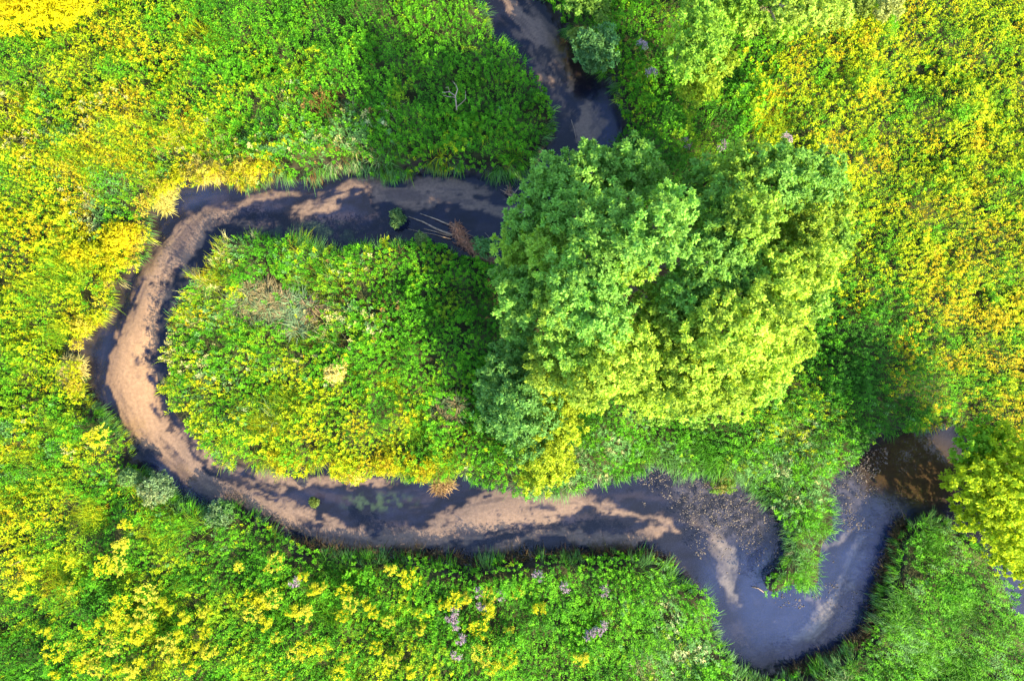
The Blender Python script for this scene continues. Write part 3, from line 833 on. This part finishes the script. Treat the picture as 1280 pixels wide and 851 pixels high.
# goldenrod clumps of the south bank
GOLD = [(29,659),(156,657),(149,684),(131,706),(144,707),(37,714),(25,737),(85,735),(149,754),(181,745),(200,754),(210,763),(297,710),(312,748),
 (316,768),(130,778),(150,777),(165,783),(185,785),(180,769),(107,788),(56,793),(86,808),(64,817),(140,805),(166,799),(227,774),(254,764),(255,790),
 (209,803),(224,794),(247,810),(262,814),(225,820),(214,818),(240,834),(102,828),(112,823),(97,835),(120,838),(145,835),(175,829),(160,840),(69,845),
 (341,703),(380,720),(390,738),(400,735),(430,739),(342,747),(325,755),(365,763),(379,768),(427,770),(437,755),(457,754),(467,765),(487,712),(509,722),
 (485,779),(525,768),(552,755),(582,747),(570,750),(609,745),(611,765),(331,779),(345,798),(382,808),(370,818),(405,809),(362,845),(430,825),(469,810),
 (490,828),(512,838),(542,843),(525,788),(599,788),(601,818),(617,835),(635,828),(636,788),(424,845),(645,740),(675,760),(642,812),(726,823),(118,548),(122,545)]


def plume_mesh(seed, tint, r=.30, h=1.12, plumes=16):
    rr = np.random.default_rng(seed)
    Lv = Leaves()
    for i in range(plumes):
        a, q = rr.uniform(0, 2 * PI), rr.random() ** .5 * r
        c = np.array([math.cos(a) * q, math.sin(a) * q, h * rr.uniform(.85, 1.05)])
        for j in range(4):
            b = a + rr.normal(0, 1.1); k = 12; t = np.linspace(0, 1, k)[:, None]
            p = c + np.array([math.cos(b), math.sin(b), 0]) * t * .15 + np.array([0, 0, 1]) * (.10 * t - .16 * t * t) + rr.normal(0, .012, (k, 3))
            d = rr.normal(0, 1, (k, 3)) + [0, 0, .7]
            Lv.leaf(p, d, rr.normal(0, 1, (k, 3)) + [0, 0, 1], .05, .034, 0.0, np.array(tint)[None, :] * np.exp(rr.normal(0, .15, (k, 1))))
        n = 7; b = rr.uniform(0, 2 * PI, n)
        Lv.leaf(np.tile(c, (n, 1)) - np.stack([0 * b, 0 * b, rr.uniform(.08, .4, n)], -1), np.stack([np.cos(b), np.sin(b), 0 * b], -1), np.tile([0, 0, 1.0], (n, 1)), .14, .05, .2,
                np.tile(TINT['g'], (n, 1)) * np.exp(rr.normal(0, .2, (n, 1))))
        s = c * [.8, .8, 0]
        Lv.blade(s[None, :], (c - s)[None, :], np.array([np.linalg.norm(c - s) / 1.1]), np.array([.02]), np.array([0.0]), np.array([TINT['g']]))
    return Lv


protos = []
for i, (x, y) in enumerate(GOLD):
    z0 = .25
    p = W(x, y, 1.3); p[2] = z0
    if i < 5:
        o = plume_mesh(200 + i, ((.54, .54, .02), (.50, .51, .02), (.56, .54, .04), (.52, .52, .015), (.55, .53, .05))[i], .24 + .03 * i).build('goldenrod_clump', M_FLOWER)
        tag(o, 'yellow-plumed goldenrod clump rising among the green herbs of the south bank', 'flowering plant', 'goldenrod clumps on the south bank')
        protos.append(o)
    else:
        o = protos[i % 5].copy(); col.objects.link(o)
    o.location = p; o.rotation_euler = (0, 0, float(rng.uniform(0, 6.28))); s_ = float(rng.uniform(.55, 1.0)); o.scale = (s_, s_, float(rng.uniform(.9, 1.08)))

# lilac flower clumps of loose plumes, not bushes
LILAC = [(563,772),(570,782),(575,800),(566,765),(366,728),(597,742),(626,745),(603,758),(708,735),(755,740),(753,784),(738,797),(746,793),(571,820),(672,722),(803,55),(815,90),(858,178),(903,180),(985,172)]
lp = None
for i, (x, y) in enumerate(LILAC):
    if lp is None:
        lp = plume_mesh(300, (.36, .28, .36), .11, 1.0, 5).build('lilac_flower_clump', M_FLOWER)
        tag(lp, 'small clump of pale lilac flower heads standing over the green herbs', 'flowering plant', 'lilac flower clumps')
        o = lp
    else:
        o = lp.copy(); col.objects.link(o)
    p = W(x, y, 1.3); p[2] = .27
    o.location = p; o.rotation_euler = (0, 0, float(rng.uniform(0, 6.28)))

# ------------------------------------------------------------------ dead wood
def wline(pts, z):
    return np.array([W(x, y, zz) for (x, y), zz in zip(pts, z)])


root = empty('fallen_tree', W(575, 298, 0)); tag(root, 'fallen tree with bleached bare branches and reddish debris lying in the dark pool', 'fallen tree')
for pts, z, r in [(((566,283),(545,274),(525,267)), (.25,.2,.08), .035), (((566,294),(545,286),(528,277),(511,271)), (.22,.2,.15,.05), .045),
                  (((563,295),(546,290),(530,286)), (.15,.12,.05), .035), (((564,299),(542,293),(525,290),(510,286)), (.12,.08,.05,.02), .022),
                  (((572,286),(586,293),(602,301)), (.25,.12,.02), .022), (((604,300),(612,297),(606,291)), (.15,.25,.3), .018)]:
    Tubes().tube(wline(pts, z), np.linspace(r, r * .4, len(pts)), 6).build('branch', M_DEADWOOD, root)
Tubes().tube(wline(((568,280),(573,292),(582,304),(600,318),(618,328)), (.3,.28,.25,.25,.3)), (.06,.13,.14,.16,.18), 8).build('trunk', M_BROWNWOOD, root)
Lv = Leaves()
k = 700; t = rng.random(k)
bx, by = np.interp(t, [0, .35, 1], [569, 576, 602]) + rng.normal(0, 3.2, k), np.interp(t, [0, .35, 1], [282, 298, 318]) + rng.normal(0, 3.0, k)
P = np.stack([W(a, b, .3) for a, b in zip(bx, by)]) + np.stack([0 * t, 0 * t, rng.uniform(-.15, .18, k)], -1)
a = rng.uniform(0, 2 * PI, k)
Lv.blade(P, np.stack([np.cos(a), np.sin(a), rng.uniform(0, .6, k)], -1), rng.uniform(.1, .32, k), rng.uniform(.012, .025, k), rng.uniform(.2, .8, k),
         np.array([.26, .13, .075])[None, :] * np.exp(rng.normal(0, .35, (k, 1))))
Lv.build('debris_mat', M_GRASS, root)
Lv = Leaves()
for (x, y) in ((603, 309), (608, 313), (599, 304), (612, 306)):
    crown_leaves(Lv, W(x, y, .5), .22, np.array([[.11, .27, .07]]), 14, 26, (.09, .04))
Lv.build('green_shoots', M_HERB, root)

root = empty('driftwood_pile', W(640, 240, 0)); tag(root, 'heap of crossed brown sticks caught in the shallows beside the willow', 'driftwood')
for i in range(16):
    a = rng.uniform(0, PI); L = rng.uniform(.25, .55); c = W(638 + rng.normal(0, 4), 240 + rng.normal(0, 3.5), .05 + .02 * i)
    d = np.array([math.cos(a), math.sin(a), rng.normal(0, .15)]) * L * .5
    Tubes().tube(wob(c - d, c + d, 4, .02, i), (.02, .022, .018, .01), 5).build('stick', M_BROWNWOOD if i % 3 else M_DEADWOOD, root)

root = empty('dead_branch', W(571, 135, .9)); tag(root, 'bare bleached forked branch resting on the green nettles of the peninsula', 'dead branch')
for pts, z, r in [(((571,138),(570,128),(569,120),(562,115),(553,116)), (1.15,1.25,1.35,1.35,1.3), .03), (((569,121),(572,112),(570,107),(566,102)), (1.35,1.4,1.42,1.4), .022),
                  (((571,134),(577,129),(582,124),(582,114)), (1.2,1.3,1.38,1.4), .016), (((562,115),(560,109),(557,110)), (1.35,1.45,1.42), .014), (((569,122),(560,121),(553,119)), (1.35,1.3,1.3), .014)]:
    Tubes().tube(wline(pts, z), np.linspace(r, r * .4, len(pts)), 6).build('fork', M_DEADWOOD, root)

for nm, lab, pts, r in [('stick', 'thin pale stick lying in the weeds of the upper reach beside the sand', ((714,150),(718,163),(720,174)), .014),
                        ('stick', 'short bleached stick poking out from the tip of the gravel spit', ((940,733),(948,735),(955,740)), .022),
                        ('stick', 'thin pale stick lying in the shallows off the lower south bank', ((895,790),(903,787)), .012),
                        ('stick', 'brown dry stick lying across the herbs near the lower left', ((12,707),(28,700),(44,696)), .02)]:
    zz = .03 if 'herbs' not in lab else 1.2
    tag(Tubes().tube(wline(pts, [zz] * len(pts)), np.linspace(r, r * .6, len(pts)), 6).build(nm, M_DEADWOOD if 'brown' not in lab else M_BROWNWOOD), lab, 'stick')

# stones of the gravel bar, uncountable
vs, qs, n0 = [], [], 0
cube = np.array([[-1,-1,-1],[1,-1,-1],[1,1,-1],[-1,1,-1],[-.7,-.7,.7],[.7,-.7,.7],[.7,.7,.7],[-.7,.7,.7]], float)
cf = np.array([[0,3,2,1],[4,5,6,7],[0,1,5,4],[1,2,6,5],[2,3,7,6],[3,0,4,7]])
k = 16000
sx, sy = rng.uniform(790, 1110, k), rng.uniform(560, 760, k)
pr = np.maximum.reduce([blob(sx, sy, 905, 640, 95, 55, 30), 1.2 * blob(sx, sy, 1095, 575, 60, 22, -40), .9 * blob(sx, sy, 1060, 620, 32, 50), .6 * blob(sx, sy, 1010, 740, 60, 30), 1.2 * blob(sx, sy, 830, 595, 60, 16)])
keep = (pr + .28 * vnoise(sx, sy, 12, 97) > rng.uniform(.1, .8, k)) & (samp(MASK, sx, sy) > .5)
for x, y in zip(sx[keep], sy[keep]):
    r = .008 + .018 * rng.random() ** 2; a = rng.uniform(0, PI)
    c = cube * [r * rng.uniform(.8, 1.6), r, r * .6] + rng.normal(0, r * .15, (8, 3))
    R = np.array([[math.cos(a), -math.sin(a), 0], [math.sin(a), math.cos(a), 0], [0, 0, 1]])
    vs.append(c @ R.T + W(x, y, 0) + [0, 0, rng.uniform(-.015, .012)]); qs.append(cf + n0); n0 += 8
tag(mesh_obj('gravel', np.concatenate(vs), np.concatenate(qs), M_STONE), 'scattered brown and grey pebbles of the gravel bar in the lower reach', 'gravel', kind='stuff')

# ------------------------------------------------------------------ light, sky, camera
SUN_AZ = math.radians(-44)     # direction towards the sun in the ground plane, from +x
SUN_EL = math.radians(36)
sd = np.array([math.cos(SUN_AZ) * math.cos(SUN_EL), math.sin(SUN_AZ) * math.cos(SUN_EL), math.sin(SUN_EL)])
L = bpy.data.lights.new('sun', 'SUN'); L.energy = 3.9; L.angle = math.radians(0.6); L.color = (1.0, 0.82, 0.50)
so = bpy.data.objects.new('sun', L); col.objects.link(so)
from mathutils import Vector
so.rotation_euler = Vector(sd).to_track_quat('Z', 'Y').to_euler()
wd = bpy.data.worlds.new('World'); scn.world = wd; wd.use_nodes = True
nt = wd.node_tree
bg = nt.nodes['Background']
sky = nt.nodes.new('ShaderNodeTexSky'); sky.sky_type = 'NISHITA'; sky.sun_disc = False
sky.sun_elevation = SUN_EL; sky.sun_rotation = PI / 2 - SUN_AZ
nt.links.new(sky.outputs[0], bg.inputs['Color']); bg.inputs['Strength'].default_value = 0.15

cam = bpy.data.cameras.new('camera'); cam.sensor_width = 36; cam.lens = 36 * H / (1280 * S); cam.clip_end = 2000
co = bpy.data.objects.new('camera', cam); co.location = (0, 0, H); col.objects.link(co); scn.camera = co
vs_ = scn.view_settings
vs_.view_transform = 'Standard'; vs_.look = 'None'; vs_.exposure = 2.35; vs_.gamma = 1
c = scn.cycles
c.max_bounces = 6; c.diffuse_bounces = 3; c.glossy_bounces = 2; c.transmission_bounces = 3; c.transparent_max_bounces = 8
c.caustics_reflective = False; c.caustics_refractive = False; c.use_denoising = True
